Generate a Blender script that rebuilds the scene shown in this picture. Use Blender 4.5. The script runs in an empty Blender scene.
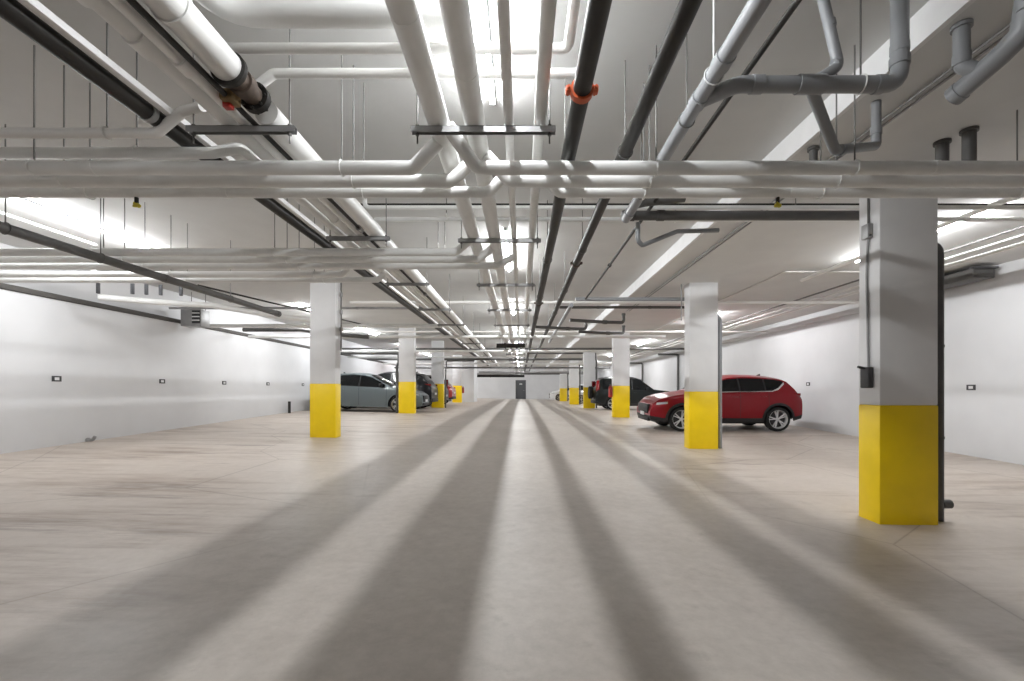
import bpy, bmesh, math, random
from mathutils import Vector, Matrix
random.seed(4)
S = bpy.context.scene
COL = S.collection
PI = math.pi
CAMZ = 1.49
F = 455.0
VX, VY = 521.0, 390.0
ZC = 2.50          # aisle ceiling above the eye
ZD = 2.28          # lowered ceiling over the right-hand bays
XW = 8.68          # half width of the hall

def W(x, y, z):    # eye-relative metres -> world
    return Vector((x, y, z + CAMZ))

def floor_rel(x, d):
    return -(1.49 - .0246 * max(-7.5, min(d, 17.5))) + .019 * (3.9 - max(-9, min(x, 3.9)))

def clamp(v, a=0., b=1.):
    return max(a, min(b, v))

def interp(tab, s):
    if s <= tab[0][0]: return tab[0][1]
    for (a, va), (b, vb) in zip(tab, tab[1:]):
        if s <= b:
            t = (s - a) / (b - a) if b > a else 1
            return va + (vb - va) * t
    return tab[-1][1]

# ------------------------------------------------------------------ materials
def mat(name, col, rough=.5, metal=0., spec=.5, coat=0., var=0., vscale=6., bump=0., bscale=40., emit=None, estr=0.):
    m = bpy.data.materials.new(name); m.use_nodes = True
    nt = m.node_tree; b = nt.nodes['Principled BSDF']
    c = (*col, 1)
    b.inputs['Base Color'].default_value = c
    b.inputs['Roughness'].default_value = rough
    b.inputs['Metallic'].default_value = metal
    b.inputs['Specular IOR Level'].default_value = spec
    b.inputs['Coat Weight'].default_value = coat
    if coat: b.inputs['Coat Roughness'].default_value = .05
    tc = nt.nodes.new('ShaderNodeTexCoord')
    if var:
        n = nt.nodes.new('ShaderNodeTexNoise'); n.inputs['Scale'].default_value = vscale
        n.inputs['Detail'].default_value = 5
        r = nt.nodes.new('ShaderNodeValToRGB')
        r.color_ramp.elements[0].position = .3; r.color_ramp.elements[1].position = .7
        r.color_ramp.elements[0].color = (*[x * (1 - var) for x in col], 1)
        r.color_ramp.elements[1].color = (*[min(1, x * (1 + var * .6)) for x in col], 1)
        nt.links.new(tc.outputs['Object'], n.inputs['Vector'])
        nt.links.new(n.outputs['Fac'], r.inputs['Fac'])
        nt.links.new(r.outputs['Color'], b.inputs['Base Color'])
    if bump:
        n2 = nt.nodes.new('ShaderNodeTexNoise'); n2.inputs['Scale'].default_value = bscale
        bp = nt.nodes.new('ShaderNodeBump'); bp.inputs['Strength'].default_value = bump; bp.inputs['Distance'].default_value = .01
        nt.links.new(tc.outputs['Object'], n2.inputs['Vector'])
        nt.links.new(n2.outputs['Fac'], bp.inputs['Height'])
        nt.links.new(bp.outputs['Normal'], b.inputs['Normal'])
    if emit:
        b.inputs['Emission Color'].default_value = (*emit, 1)
        b.inputs['Emission Strength'].default_value = estr
    return m

def floor_mat():
    m = bpy.data.materials.new('worn_concrete_floor'); m.use_nodes = True
    nt = m.node_tree; L = nt.links; N = nt.nodes.new
    b = nt.nodes['Principled BSDF']
    tc = N('ShaderNodeTexCoord')
    def noise(scale, sc=(1, 1, 1), detail=6, rough=.6):
        mp = N('ShaderNodeMapping'); mp.inputs['Scale'].default_value = sc
        n = N('ShaderNodeTexNoise'); n.inputs['Scale'].default_value = scale; n.inputs['Detail'].default_value = detail
        n.inputs['Roughness'].default_value = rough
        L.new(tc.outputs['Object'], mp.inputs['Vector']); L.new(mp.outputs['Vector'], n.inputs['Vector'])
        return n.outputs['Fac']
    def ramp(f, p0, c0, p1, c1):
        r = N('ShaderNodeValToRGB'); e = r.color_ramp.elements
        e[0].position = p0; e[1].position = p1; e[0].color = (*c0, 1); e[1].color = (*c1, 1)
        L.new(f, r.inputs['Fac']); return r.outputs['Color']
    def mix(fac, a, c, mode='MIX'):
        x = N('ShaderNodeMix'); x.data_type = 'RGBA'; x.blend_type = mode
        if isinstance(fac, float): x.inputs[0].default_value = fac
        else: L.new(fac, x.inputs[0])
        L.new(a, x.inputs[6])
        if isinstance(c, tuple): x.inputs[7].default_value = (*c, 1)
        else: L.new(c, x.inputs[7])
        return x.outputs[2]
    base = ramp(noise(.45), .3, (.445, .402, .362), .7, (.565, .52, .475))
    fine = ramp(noise(9., (1, 1, 1), 8, .7), .3, (.8, .79, .78), .72, (1, 1, 1))
    col = mix(1., base, fine, 'MULTIPLY')
    # the bays are browner, streaked across the hall by tyres
    sep = N('ShaderNodeSeparateXYZ'); L.new(tc.outputs['Object'], sep.inputs[0])
    ab = N('ShaderNodeMath'); ab.operation = 'ABSOLUTE'; L.new(sep.outputs['X'], ab.inputs[0])
    mr = N('ShaderNodeMapRange'); mr.inputs['From Min'].default_value = 1.7; mr.inputs['From Max'].default_value = 3.6
    L.new(ab.outputs[0], mr.inputs['Value'])
    streak = ramp(noise(1.2, (.28, 1.9, 1), 7, .7), .5, (0, 0, 0), .66, (1, 1, 1))
    mm = N('ShaderNodeMath'); mm.operation = 'MULTIPLY'; L.new(streak, mm.inputs[0]); L.new(mr.outputs[0], mm.inputs[1])
    m2 = N('ShaderNodeMath'); m2.operation = 'MULTIPLY'; L.new(mm.outputs[0], m2.inputs[0]); m2.inputs[1].default_value = .95
    col = mix(m2.outputs[0], col, (.19, .14, .105))
    st2 = ramp(noise(.8, (.42, 3.0, 1), 7, .66), .57, (0, 0, 0), .70, (1, 1, 1))
    k1 = N('ShaderNodeMath'); k1.operation = 'MULTIPLY'; L.new(st2, k1.inputs[0]); L.new(mr.outputs[0], k1.inputs[1])
    k2 = N('ShaderNodeMath'); k2.operation = 'MULTIPLY'; L.new(k1.outputs[0], k2.inputs[0]); k2.inputs[1].default_value = .85
    tint = N('ShaderNodeMath'); tint.operation = 'MULTIPLY'; L.new(mr.outputs[0], tint.inputs[0]); tint.inputs[1].default_value = .35
    col = mix(tint.outputs[0], col, (.56, .46, .38))
    col = mix(k2.outputs[0], col, (.15, .105, .08))
    # smaller blotches
    blot = ramp(noise(2.3, (1, 1, 1), 7, .7), .6, (0, 0, 0), .75, (1, 1, 1))
    m3 = N('ShaderNodeMath'); m3.operation = 'MULTIPLY'; L.new(blot, m3.inputs[0]); m3.inputs[1].default_value = .35
    col = mix(m3.outputs[0], col, (.2, .16, .13))
    # thin cracks
    vo = N('ShaderNodeTexVoronoi'); vo.feature = 'DISTANCE_TO_EDGE'; vo.inputs['Scale'].default_value = .33
    L.new(tc.outputs['Object'], vo.inputs['Vector'])
    ck = ramp(vo.outputs['Distance'], .0, (1, 1, 1), .0045, (0, 0, 0))
    m4 = N('ShaderNodeMath'); m4.operation = 'MULTIPLY'; L.new(ck, m4.inputs[0]); L.new(mr.outputs[0], m4.inputs[1])
    m5 = N('ShaderNodeMath'); m5.operation = 'MULTIPLY'; L.new(m4.outputs[0], m5.inputs[0]); m5.inputs[1].default_value = .55
    col = mix(m5.outputs[0], col, (.16, .12, .09))
    L.new(col, b.inputs['Base Color'])
    rr = N('ShaderNodeMapRange'); rr.inputs['To Min'].default_value = .33; rr.inputs['To Max'].default_value = .56
    L.new(noise(1.7), rr.inputs['Value']); L.new(rr.outputs[0], b.inputs['Roughness'])
    b.inputs['Specular IOR Level'].default_value = .4
    bp = N('ShaderNodeBump'); bp.inputs['Strength'].default_value = .12; bp.inputs['Distance'].default_value = .01
    L.new(noise(30.), bp.inputs['Height']); L.new(bp.outputs['Normal'], b.inputs['Normal'])
    return m

M = dict(
    floor=floor_mat(),
    wall=mat('white_painted_wall', (.625, .625, .635), .6, var=.05, vscale=1.1, bump=.06, bscale=25),
    ceiling=mat('painted_concrete_ceiling', (.67, .67, .66), .85, var=.05, vscale=1.5, bump=.1, bscale=12),
    soffit=mat('white_soffit_face', (.78, .78, .78), .75, var=.04),
    shadow_gap_paint=mat('shadow_gap_paint', (.07, .065, .06), .8),
    col_white=mat('column_white_paint', (.74, .74, .745), .5, var=.04, vscale=3, bump=.05),
    yellow=mat('safety_yellow_paint', (.90, .63, .0), .42, var=.05, vscale=4, bump=.03),
    white_pipe=mat('white_pipe_jacket', (.78, .78, .765), .42, var=.06, vscale=5),
    bright_pipe=mat('white_plastic_pipe', (.8, .79, .77), .35),
    grey_pipe=mat('grey_plastic_pipe', (.25, .258, .268), .4, var=.06, vscale=4),
    dark_pipe=mat('dark_iron_pipe', (.022, .020, .018), .5, spec=.3, var=.25, vscale=5),
    slate_pipe=mat('dark_grey_drain', (.095, .093, .09), .5, var=.15),
    steel=mat('galvanised_steel', (.33, .33, .33), .45, metal=.35, var=.15),
    rod=mat('threaded_rod_steel', (.15, .145, .14), .5, metal=.4),
    orange=mat('orange_coupling', (.60, .10, .025), .5, var=.1),
    rust=mat('rusty_brown', (.085, .06, .045), .6, var=.3, vscale=25),
    brass=mat('tarnished_brass', (.20, .13, .055), .5, metal=.3, var=.2, vscale=20),
    red=mat('red_enamel', (.40, .02, .012), .4),
    green=mat('green_primer', (.03, .3, .17), .5),
    white_metal=mat('white_enamel_metal', (.82, .82, .82), .4),
    lens=mat('lit_lens', (.9, .9, .9), .4, emit=(.965, .985, 1.), estr=270.),
    lens_bay=mat('lit_bay_lens', (.9, .9, .9), .4, emit=(.965, .985, 1.), estr=340.),
    box_dark=mat('dark_grey_box', (.06, .06, .065), .5),
    sign_dark=mat('sign_black', (.025, .025, .028), .45),
    sign_white=mat('sign_white', (.7, .7, .7), .5),
    door=mat('charcoal_door', (.075, .078, .085), .5),
    yellow_plastic=mat('yellow_plastic', (.55, .45, .03), .5),
    tyre=mat('tyre_rubber', (.012, .012, .012), .85),
    alloy=mat('alloy_wheel', (.75, .75, .76), .35, metal=.4),
    rim_dark=mat('dark_wheel', (.03, .03, .032), .4, metal=.4),
    glass=mat('tinted_car_glass', (.006, .007, .008), .08, spec=.35),
    chrome=mat('chrome_trim', (.75, .75, .75), .18, metal=1.),
    plastic=mat('black_trim_plastic', (.009, .009, .010), .55),
    lamp_clear=mat('clear_lamp', (.62, .64, .66), .12, metal=.5),
    lamp_red=mat('red_tail_lamp', (.22, .004, .006), .18, coat=.5),
    plate=mat('plate_white', (.6, .6, .6), .5),
    seat=mat('car_interior', (.03, .03, .03), .8),
    paint_red=mat('car_paint_red', (.21, .001, .007), .3, metal=.1, spec=.25, coat=.3),
    paint_grey=mat('car_paint_grey_green', (.14, .17, .18), .35, metal=.3, spec=.3, coat=.5),
    paint_black=mat('car_paint_black', (.006, .006, .008), .3, spec=.2, coat=.12),
    paint_dark=mat('car_paint_dark_green', (.008, .011, .011), .3, spec=.25, coat=.2),
    paint_white=mat('car_paint_white', (.72, .73, .74), .3, coat=1.),
    paint_crimson=mat('car_paint_crimson', (.42, .02, .015), .3, coat=1.),
)

# ------------------------------------------------------------------ mesh builder
class MB:
    def __init__(self): self.v = []; self.f = []; self.sm = []
    def add(self, vs, fs, smooth=False, mtx=None):
        o = len(self.v)
        for p in vs:
            p = Vector(p)
            self.v.append(mtx @ p if mtx else p)
        for f in fs:
            self.f.append([i + o for i in f]); self.sm.append(smooth)
        return self
    def box(self, lo, hi, bev=0., mtx=None):
        x0, y0, z0 = lo; x1, y1, z1 = hi
        if bev <= 0:
            vs = [(x0,y0,z0),(x1,y0,z0),(x1,y1,z0),(x0,y1,z0),(x0,y0,z1),(x1,y0,z1),(x1,y1,z1),(x0,y1,z1)]
            return self.add(vs, [(0,3,2,1),(4,5,6,7),(0,1,5,4),(1,2,6,5),(2,3,7,6),(3,0,4,7)], False, mtx)
        bm = bmesh.new(); bmesh.ops.create_cube(bm, size=1)
        for v in bm.verts:
            v.co = Vector(((x0+x1)/2 + v.co.x*(x1-x0), (y0+y1)/2 + v.co.y*(y1-y0), (z0+z1)/2 + v.co.z*(z1-z0)))
        bmesh.ops.bevel(bm, geom=bm.edges[:], offset=bev, segments=2, affect='EDGES', profile=.5)
        bm.verts.index_update()
        self.add([v.co.copy() for v in bm.verts], [[v.index for v in f.verts] for f in bm.faces], False, mtx)
        bm.free(); return self
    def tube(self, pts, r, seg=14, bend=None, caps=True):
        pts = [Vector(p) for p in pts]
        if bend is None: bend = r * 2.2
        path = [pts[0]]
        for i in range(1, len(pts) - 1):
            a, b, c = pts[i-1], pts[i], pts[i+1]
            u = (a - b); w = (c - b); lu, lw = u.length, w.length
            u.normalize(); w.normalize()
            ang = u.angle(w, PI)
            if ang > PI - .02: path.append(b); continue
            t = min(bend / math.tan(ang / 2), lu * .48, lw * .48)
            p0, p1 = b + u * t, b + w * t
            for k in range(7):
                q = k / 6
                path.append(p0 * (1-q)**2 + b * 2*q*(1-q) + p1 * q*q)
        path.append(pts[-1])
        tang = []
        for i in range(len(path)):
            t = path[min(i+1, len(path)-1)] - path[max(i-1, 0)]
            tang.append(t.normalized())
        n = tang[0].orthogonal().normalized()
        vs, fs = [], []
        for i, p in enumerate(path):
            if i:
                ax = tang[i-1].cross(tang[i])
                if ax.length > 1e-8:
                    n = Matrix.Rotation(tang[i-1].angle(tang[i]), 3, ax.normalized()) @ n
            n = (n - tang[i] * n.dot(tang[i])).normalized()
            bnm = tang[i].cross(n)
            rr = r(i / (len(path)-1)) if callable(r) else r
            for k in range(seg):
                a = 2 * PI * k / seg
                vs.append(p + n * (rr * math.cos(a)) + bnm * (rr * math.sin(a)))
        for i in range(len(path) - 1):
            for k in range(seg):
                k2 = (k + 1) % seg
                fs.append((i*seg+k, i*seg+k2, (i+1)*seg+k2, (i+1)*seg+k))
        self.add(vs, fs, True)
        if caps:
            self.add(vs[:seg], [tuple(range(seg))[::-1]])
            self.add(vs[-seg:], [tuple(range(seg))])
        return self
    def ring(self, p, axis, r, length, seg=18):
        axis = Vector(axis).normalized(); p = Vector(p)
        return self.tube([p - axis * length / 2, p + axis * length / 2], r, seg)
    def lathe(self, prof, axis='y', seg=28, at=(0,0,0)):
        vs, fs = [], []
        n = len(prof)
        for k in range(seg):
            a = 2 * PI * k / seg
            for (r, h) in prof:
                vs.append((at[0] + r*math.cos(a), at[1] + h, at[2] + r*math.sin(a)))
        for k in range(seg):
            k2 = (k+1) % seg
            for i in range(n-1):
                fs.append((k*n+i, k*n+i+1, k2*n+i+1, k2*n+i))
        return self.add(vs, fs, True)
    def grid(self, rows, smooth=True):
        n = len(rows[0]); vs = [p for r in rows for p in r]; fs = []
        for i in range(len(rows)-1):
            for k in range(n-1):
                fs.append((i*n+k, i*n+k+1, (i+1)*n+k+1, (i+1)*n+k))
        return self.add(vs, fs, smooth)
    def build(self, name, material, parent=None, sharp=35, origin=None):
        me = bpy.data.meshes.new(name)
        off = Vector(origin) if origin is not None else Vector((0,0,0))
        me.from_pydata([v - off for v in self.v], [], self.f)
        me.polygons.foreach_set('use_smooth', self.sm)
        bm = bmesh.new(); bm.from_mesh(me)
        bmesh.ops.remove_doubles(bm, verts=bm.verts, dist=1e-5)
        bmesh.ops.recalc_face_normals(bm, faces=bm.faces)
        bm.to_mesh(me); bm.free()
        me.set_sharp_from_angle(angle=math.radians(sharp))
        me.materials.append(material)
        o = bpy.data.objects.new(name, me); COL.objects.link(o)
        o.location = off
        if parent is not None: o.parent = parent
        return o

def tag(o, label=None, cat=None, group=None, kind=None):
    if label: o['label'] = label
    if cat: o['category'] = cat
    if group: o['group'] = group
    if kind: o['kind'] = kind
    return o

def empty(name, loc=(0,0,0)):
    o = bpy.data.objects.new(name, None); COL.objects.link(o); o.location = loc
    o.empty_display_size = .1
    return o

def copy_tree(o, parent=None):
    c = o.copy(); COL.objects.link(c)
    if parent is not None: c.parent = parent
    for ch in list(o.children): copy_tree(ch, c)
    return c

ORD = 'first second third fourth fifth sixth seventh eighth ninth tenth eleventh twelfth thirteenth fourteenth fifteenth sixteenth'.split()

# ------------------------------------------------------------------ shell
def struct(name, mb, m, label, cat):
    o = mb.build(name, m); tag(o, label, cat, None, 'structure'); return o

D0, D1 = -8.0, 50.0
mb = MB(); rows = []
for d in [D0, -4, 0, 4, 8, 12, 15, 17.5, 20, 30, 40, D1 + .4]:
    rows.append([W(x, d, floor_rel(x, d)) for x in (-9.2, -6, -3, 0, 2, 3.9, 6, 9.2)])
mb.grid(rows)
struct('floor', mb, M['floor'], 'worn beige concrete floor with long pale light stripes down the aisle', 'floor')
mb = MB(); mb.box(W(-9.2, D0 - .3, ZC), W(2.62, D1 + .4, ZC + .25))
struct('ceiling', mb, M['ceiling'], 'grey painted concrete ceiling slab over the aisle', 'ceiling')
mb = MB(); mb.box(W(2.66, D0 - .3, ZD), W(9.2, D1 + .4, ZC + .25))
struct('ceiling_right', mb, M['ceiling'], 'lower ceiling slab over the right-hand parking bays', 'ceiling')
mb = MB(); mb.box(W(2.62, D0 - .3, ZD - .004), W(2.66, D1 + .4, ZC))
struct('trim_1', mb, M['soffit'], 'bright vertical step face between the two ceiling heights', 'ceiling step')
mb = MB(); mb.box(W(-9.2, D0, -1.9), W(-XW, D1 + .3, 1.72))
struct('wall_left', mb, M['wall'], 'white painted concrete wall behind the left-hand bays', 'wall')
mb = MB(); mb.box(W(-9.2, D0, 1.72), W(-XW - .16, D1 + .3, ZC))
struct('wall_left_upper', mb, M['wall'], 'set-back white wall strip above the left wall', 'wall')
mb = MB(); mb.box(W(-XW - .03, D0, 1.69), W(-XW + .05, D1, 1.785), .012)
struct('shadow_gap_strip', mb, M['shadow_gap_paint'], 'dark strip painted as the shadow gap along the top of the left wall', 'trim')  # dark box stands in for the shade in the gap above the wall
mb = MB(); mb.box(W(XW, D0, -1.9), W(9.2, D1 + .3, ZD + .1))
struct('wall_right', mb, M['wall'], 'white painted concrete wall behind the right-hand bays', 'wall')
mb = MB(); mb.box(W(XW - .10, 9.9, 1.98), W(XW, D1, 2.12), .01)
struct('trim_3', mb, M['wall'], 'thin white ledge running high along the right wall', 'trim')
# far wall with a door opening, near wall behind the camera
mb = MB()
mb.box(W(-9.2, D1, -1.9), W(-.56, D1 + .3, ZC)); mb.box(W(.50, D1, -1.9), W(9.2, D1 + .3, ZC)); mb.box(W(-.56, D1, 1.04), W(.50, D1 + .3, ZC))
struct('wall_far', mb, M['wall'], 'white end wall around the far door', 'wall')
mb = MB(); mb.box(W(-9.2, D0 - .3, -2.2), W(9.2, D0, ZC))
struct('wall_near', mb, M['wall'], 'white wall closing the garage behind the viewpoint', 'wall')
mb = MB(); mb.box(W(-XW, 34.4, -1.5), W(-3.55, 36.8, ZC))
struct('wall_stair', mb, M['wall'], 'bright white wall block beyond the last left column', 'wall')
mb = MB(); mb.box(W(-.55, D1 + .06, floor_rel(0, 50) + .01), W(.49, D1 + .11, 1.03), .006)
door = struct('door_1', mb, M['door'], 'charcoal steel door in the middle of the far end wall', 'door')
mb = MB()
for a in (-.60, .48): mb.box(W(a, D1 - .03, floor_rel(0, 50)), W(a + .06, D1 + .05, 1.06))
mb.box(W(-.60, D1 - .03, 1.03), W(.54, D1 + .05, 1.09)); mb.build('door_frame', M['door'], door)
mb = MB(); mb.box(W(-.17, D1 + .035, .60), W(.13, D1 + .062, .71), .004); mb.build('door_sign', M['sign_white'], door)
mb = MB(); mb.tube([W(.36, D1 + .06, -.05), W(.36, D1 + .0, -.05), W(.25, D1 + .0, -.05)], .018, 8); mb.build('door_handle', M['steel'], door)

# ------------------------------------------------------------------ columns
def column(x0, x1, d, dep, top, band, label):
    xm = (x0 + x1) / 2; b = floor_rel(xm, d)
    r = empty('concrete_column', W(xm, d + dep / 2, b)); w = (x1 - x0) / 2
    t = MB(); t.box((-w, -dep/2, band), (w, dep/2, top - b + .01), .012); t.build('shaft', M['col_white'], r)
    t = MB(); t.box((-w-.003, -dep/2-.003, -.03), (w+.003, dep/2+.003, band), .012); t.build('painted_base', M['yellow'], r)
    tag(r, label, 'column', 'yellow-based columns along the aisle')
    return r
RCOL = [(3.66, 4.255, 4.64, .29), (3.57, 4.18, 9.65, .3), (3.55, 4.18, 17.5, .3), (3.65, 4.30, 26.4, .3), (3.55, 4.22, 33.2, .3), (3.68, 4.34, 43., .3)]
RLAB = ['nearest right-hand white column with yellow base, grey pipe and switch box',
        'white column with yellow base standing in front of the red SUV',
        'white column with yellow base just beyond the nose of the red SUV',
        'shaded white column with yellow base half hidden behind the spare wheel',
        'bright white and yellow column right of the far white car, last but one on the right',
        'farthest right-hand column with yellow base touching the far white car']
COLR = [column(a, b, d, dp, ZD, 1.22, l) for (a, b, d, dp), l in zip(RCOL, RLAB)]
LCOL = [(-4.78, -4.20, 10.3), (-4.72, -4.12, 17.55), (-4.55, -3.95, 23.1), (-4.93, -4.27, 32.7)]
LLAB = ['nearest left-hand white column with yellow base, hiding the grey hatchback tail',
        'white column with yellow base in front of the grey hatchback bonnet',
        'white column with yellow base right behind the black car with red tail lamps',
        'farthest left-hand column with yellow base beside the bright wall block']
COLL = [column(a, b, d, .3, ZC, 1.22, l) for (a, b, d), l in zip(LCOL, LLAB)]

# ------------------------------------------------------------------ pipes
def lin(k, Z, d): return W(k, d, Z)
PIPES = []
def pipe(name, pts, r, m, label, cat='pipe', group=None, seg=14, bend=None, coup=(), cm=None, cr=1.22, cl=.06):
    mbp = MB(); P = [W(*p) for p in pts]
    o0 = P[0]
    mbp.tube(P, r, seg, bend)
    o = mbp.build(name, M[m], None, 50, origin=o0)
    tag(o, label, cat, group)
    for (q, ax, *rest) in coup:
        c = MB(); c.ring(W(*q) - o0, ax, r * (rest[0] if rest else cr), rest[1] if len(rest) > 1 else cl)
        cc = c.build('coupling', M[cm or m], o)
    return o
LN = (0, 1, 0); TX = (1, 0, 0); UP = (0, 0, 1)
GA = 'pipes running lengthwise over the aisle'
XA, XB, XC, XD, XF, XG, XH = -.562, -.315, -.082, .128, .349, .79, 1.165
DN = -7.0
pipe('insulated_pipe', [(XA, DN, 1.825), (XA, 46, 1.825)], .074, 'white_pipe', 'fat white pipe, leftmost of the four on the middle trapeze hangers', group=GA, seg=20, coup=[((XA, y, 1.825), LN, 1.03, .03) for y in (2.2, 4.6, 7.2, 10.)])
pipe('insulated_pipe', [(XB, DN, 1.822), (XB, 46, 1.822)], .070, 'white_pipe', 'fat white pipe, second from left on the middle trapeze hangers', group=GA, seg=20, coup=[((XB, y, 1.822), LN, 1.03, .03) for y in (2.6, 5.0, 8.2)])
pipe('water_pipe', [(XC, DN, 1.785), (XC, 46, 1.785)], .031, 'white_pipe', 'thin white pipe, third from left on the middle trapeze hangers', group=GA)
pipe('water_pipe', [(XD, DN, 1.82), (XD, 46, 1.82)], .040, 'white_pipe', 'slim white pipe, rightmost of the four on the middle trapeze hangers', group=GA)
pf = pipe('sprinkler_main', [(XF, DN, 1.72), (XF, 46, 1.72)], .053, 'dark_pipe', 'black iron pipe with a bright orange coupling, left of two black mains', group=GA, seg=18)
def grooved(parent, x, d, z, r, m):
    c = MB(); p = W(x, d, z) - parent.location
    c.ring(p, LN, r * 1.26, .048, 20)
    for s in (-1, 1):
        c.box(p + Vector((s * r * 1.46 - .016, -.024, -.016)), p + Vector((s * r * 1.46 + .016, .024, .016)), .005)
        c.tube([p + Vector((s * r * 1.46, -.042, 0)), p + Vector((s * r * 1.46, .042, 0))], .008, 8)
    c.build('coupling', M[m], parent)
grooved(pf, XF, 2.61, 1.72, .053, 'orange'); grooved(pf, XF, 9.0, 1.72, .053, 'rust')
pg = pipe('sprinkler_main', [(XG, DN, 1.81), (XG, 46, 1.81)], .050, 'dark_pipe', 'black iron pipe without orange, right of two black mains', group=GA, seg=18)
grooved(pg, XG, 6.5, 1.81, .050, 'rust')
pipe('drain_pipe', [(XH, DN, 1.90), (XH, 5.05, 1.90)], .050, 'grey_pipe', 'grey plastic drain pipe running lengthwise with a side branch', group=GA, seg=18,
     coup=[((XH, 2.98, 1.90), LN, 1.14, .09), ((XH, 2.62, 1.90), LN, 1.14, .09), ((XH, 4.9, 1.90), LN, 1.14, .1)])
pipe('sprinkler_branch', [(1.42, DN, 2.0), (1.42, 10, 2.0)], .019, 'dark_pipe', 'thin dark sprinkler line right of the grey drain pipe', group=GA, seg=10, coup=[((1.42, 7.3, 2.0), LN, 1.6, .05)])
# left-hand lengthwise bundle
GL = 'lengthwise pipes of the left bundle'
pipe('sprinkler_main', [(-2.46, DN, 1.83), (-2.46, 34, 1.83)], .056, 'dark_pipe', 'black iron pipe at the outer left edge of the left bundle', group=GL, seg=18, coup=[((-2.46, 3.0, 1.83), LN, 1.12, .04)], cm='steel')
mb = MB(); mb.box(W(-2.385, DN, 1.84), W(-2.335, 34, 1.885), .006)
tag(mb.build('cable_rail', M['white_metal'], None), 'pale flat rail running beside the outer black pipe', 'rail')
pipe('insulated_pipe', [(-1.955, DN, 1.80), (-1.955, 34, 1.80)], .048, 'white_pipe', 'white insulated pipe with lumpy joints on the left bundle', group=GL, seg=18,
     coup=[((-1.955, 2.0, 1.80), LN, 1.35, .14), ((-1.955, 2.35, 1.80), LN, 1.25, .12), ((-1.955, 4.8, 1.80), LN, 1.2, .1)])
pipe('water_pipe', [(-1.85, DN, 1.785), (-1.85, 34, 1.785)], .030, 'bright_pipe', 'slim white pipe in the middle of the left bundle', group=GL, coup=[((-1.85, 2.5, 1.785), LN, 1.4, .1), ((-1.85, 6.2, 1.785), LN, 1.4, .08), ((-1.85, 9.8, 1.785), LN, 1.4, .08)])
pipe('gas_pipe', [(-1.772, DN, 1.77), (-1.772, 34, 1.77)], .017, 'dark_pipe', 'thin black pipe beside the fat insulated main of the left bundle', group=GL, seg=10, coup=[((-1.772, 5.0, 1.77), LN, 1.8, .1), ((-1.772, 8.4, 1.77), LN, 1.8, .1)], cm='steel')
pipe('insulated_main', [(-1.69, DN, 1.86), (-1.69, 2.62, 1.86)], .086, 'white_pipe', 'fattest white insulated main, cut short at a bare valve', group=GL, seg=24, coup=[((-1.69, 2.2, 1.86), LN, 1.12, .03)])
pipe('insulated_main', [(-1.68, 3.0, 1.83), (-1.68, 34, 1.83)], .077, 'white_pipe', 'white insulated main continuing beyond the bare valve', group=GL, seg=22, coup=[((-1.68, 5.2, 1.84), LN, 1.03, .03), ((-1.68, 7.6, 1.84), LN, 1.03, .03)])
# bare valve between the two
v = empty('butterfly_valve', W(-1.685, 2.77, 1.85))
t = MB(); t.ring((0, 0, 0), LN, .062, .34, 18); t.ring((0, -.02, 0), LN, .078, .06, 18); t.build('valve_body', M['rust'], v)
t = MB(); t.ring((0, -.145, 0), LN, .102, .028, 22); t.build('flange', M['dark_pipe'], v)
t = MB(); t.ring((0, .11, 0), LN, .092, .045, 22)
for k in range(8):
    a = k * PI / 4; t.tube([(.077*math.cos(a), .07, .077*math.sin(a)), (.077*math.cos(a), .15, .077*math.sin(a))], .009, 6)
t.build('flange', M['dark_pipe'], v)
t = MB(); t.tube([(-.02, 0, -.03), (-.10, .0, -.075)], .035, 12); t.box((-.125, -.05, -.105), (-.045, .05, -.04), .01); t.build('gear_box', M['brass'], v)
t = MB(); t.box((-.13, -.01, -.13), (-.08, .035, -.09), .006); t.build('tag', M['red'], v)
tag(v, 'bare rusty valve with bolted flange and red tag between insulated pipes', 'valve')

# right-hand and left-hand lengthwise conduits and pipes
for x, w in ((3.02, 'left'), (3.09, 'right')):
    pipe('conduit', [(x, -4, 2.255), (x, 13, 2.255)], .011, 'steel', '%s one of two parallel conduits on the lower right ceiling' % w, 'conduit', 'ceiling conduits', 8)
pipe('conduit', [(7.9, 8.7, 2.262), (5.05, 8.7, 2.262), (5.05, 40, 2.262)], .014, 'bright_pipe', 'white conduit turning a corner on the right ceiling before the second column', 'conduit', 'ceiling conduits', 8)
pipe('sprinkler_branch', [(6.6, -4, 2.15), (6.6, 40, 2.15)], .018, 'rod', 'thin dark sprinkler line above the right-hand bays', 'pipe', None, 8)
pipe('water_pipe', [(7.3, -4, 2.13), (7.3, 44, 2.13)], .034, 'bright_pipe', 'white pipe nearest the right wall, running lengthwise', group='white pipes over the right bays')
pipe('water_pipe', [(6.95, -4, 2.14), (6.95, 44, 2.14)], .022, 'bright_pipe', 'thinner white pipe left of the one nearest the right wall', group='white pipes over the right bays')
pl = pipe('sprinkler_main', [(-4.85, DN, 1.52), (-4.85, 9.1, 1.52)], .050, 'slate_pipe', 'dark grey pipe over the left bays ending before the first column', seg=16, coup=[((-4.85, 9.06, 1.52), LN, 1.18, .1), ((-4.85, 6.2, 1.52), LN, 1.12, .06)])
pipe('sprinkler_branch', [(-6.6, 9.3, 2.14), (-5.1, 14.5, 2.10)], .02, 'dark_pipe', 'thin black line slanting behind the dark grey left pipe', seg=10)
pipe('conduit', [(-6.92, DN, 2.36), (-6.92, 7.4, 2.36)], .022, 'bright_pipe', 'white conduit hanging under the nearest left strip light', 'conduit', None, 10)

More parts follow.
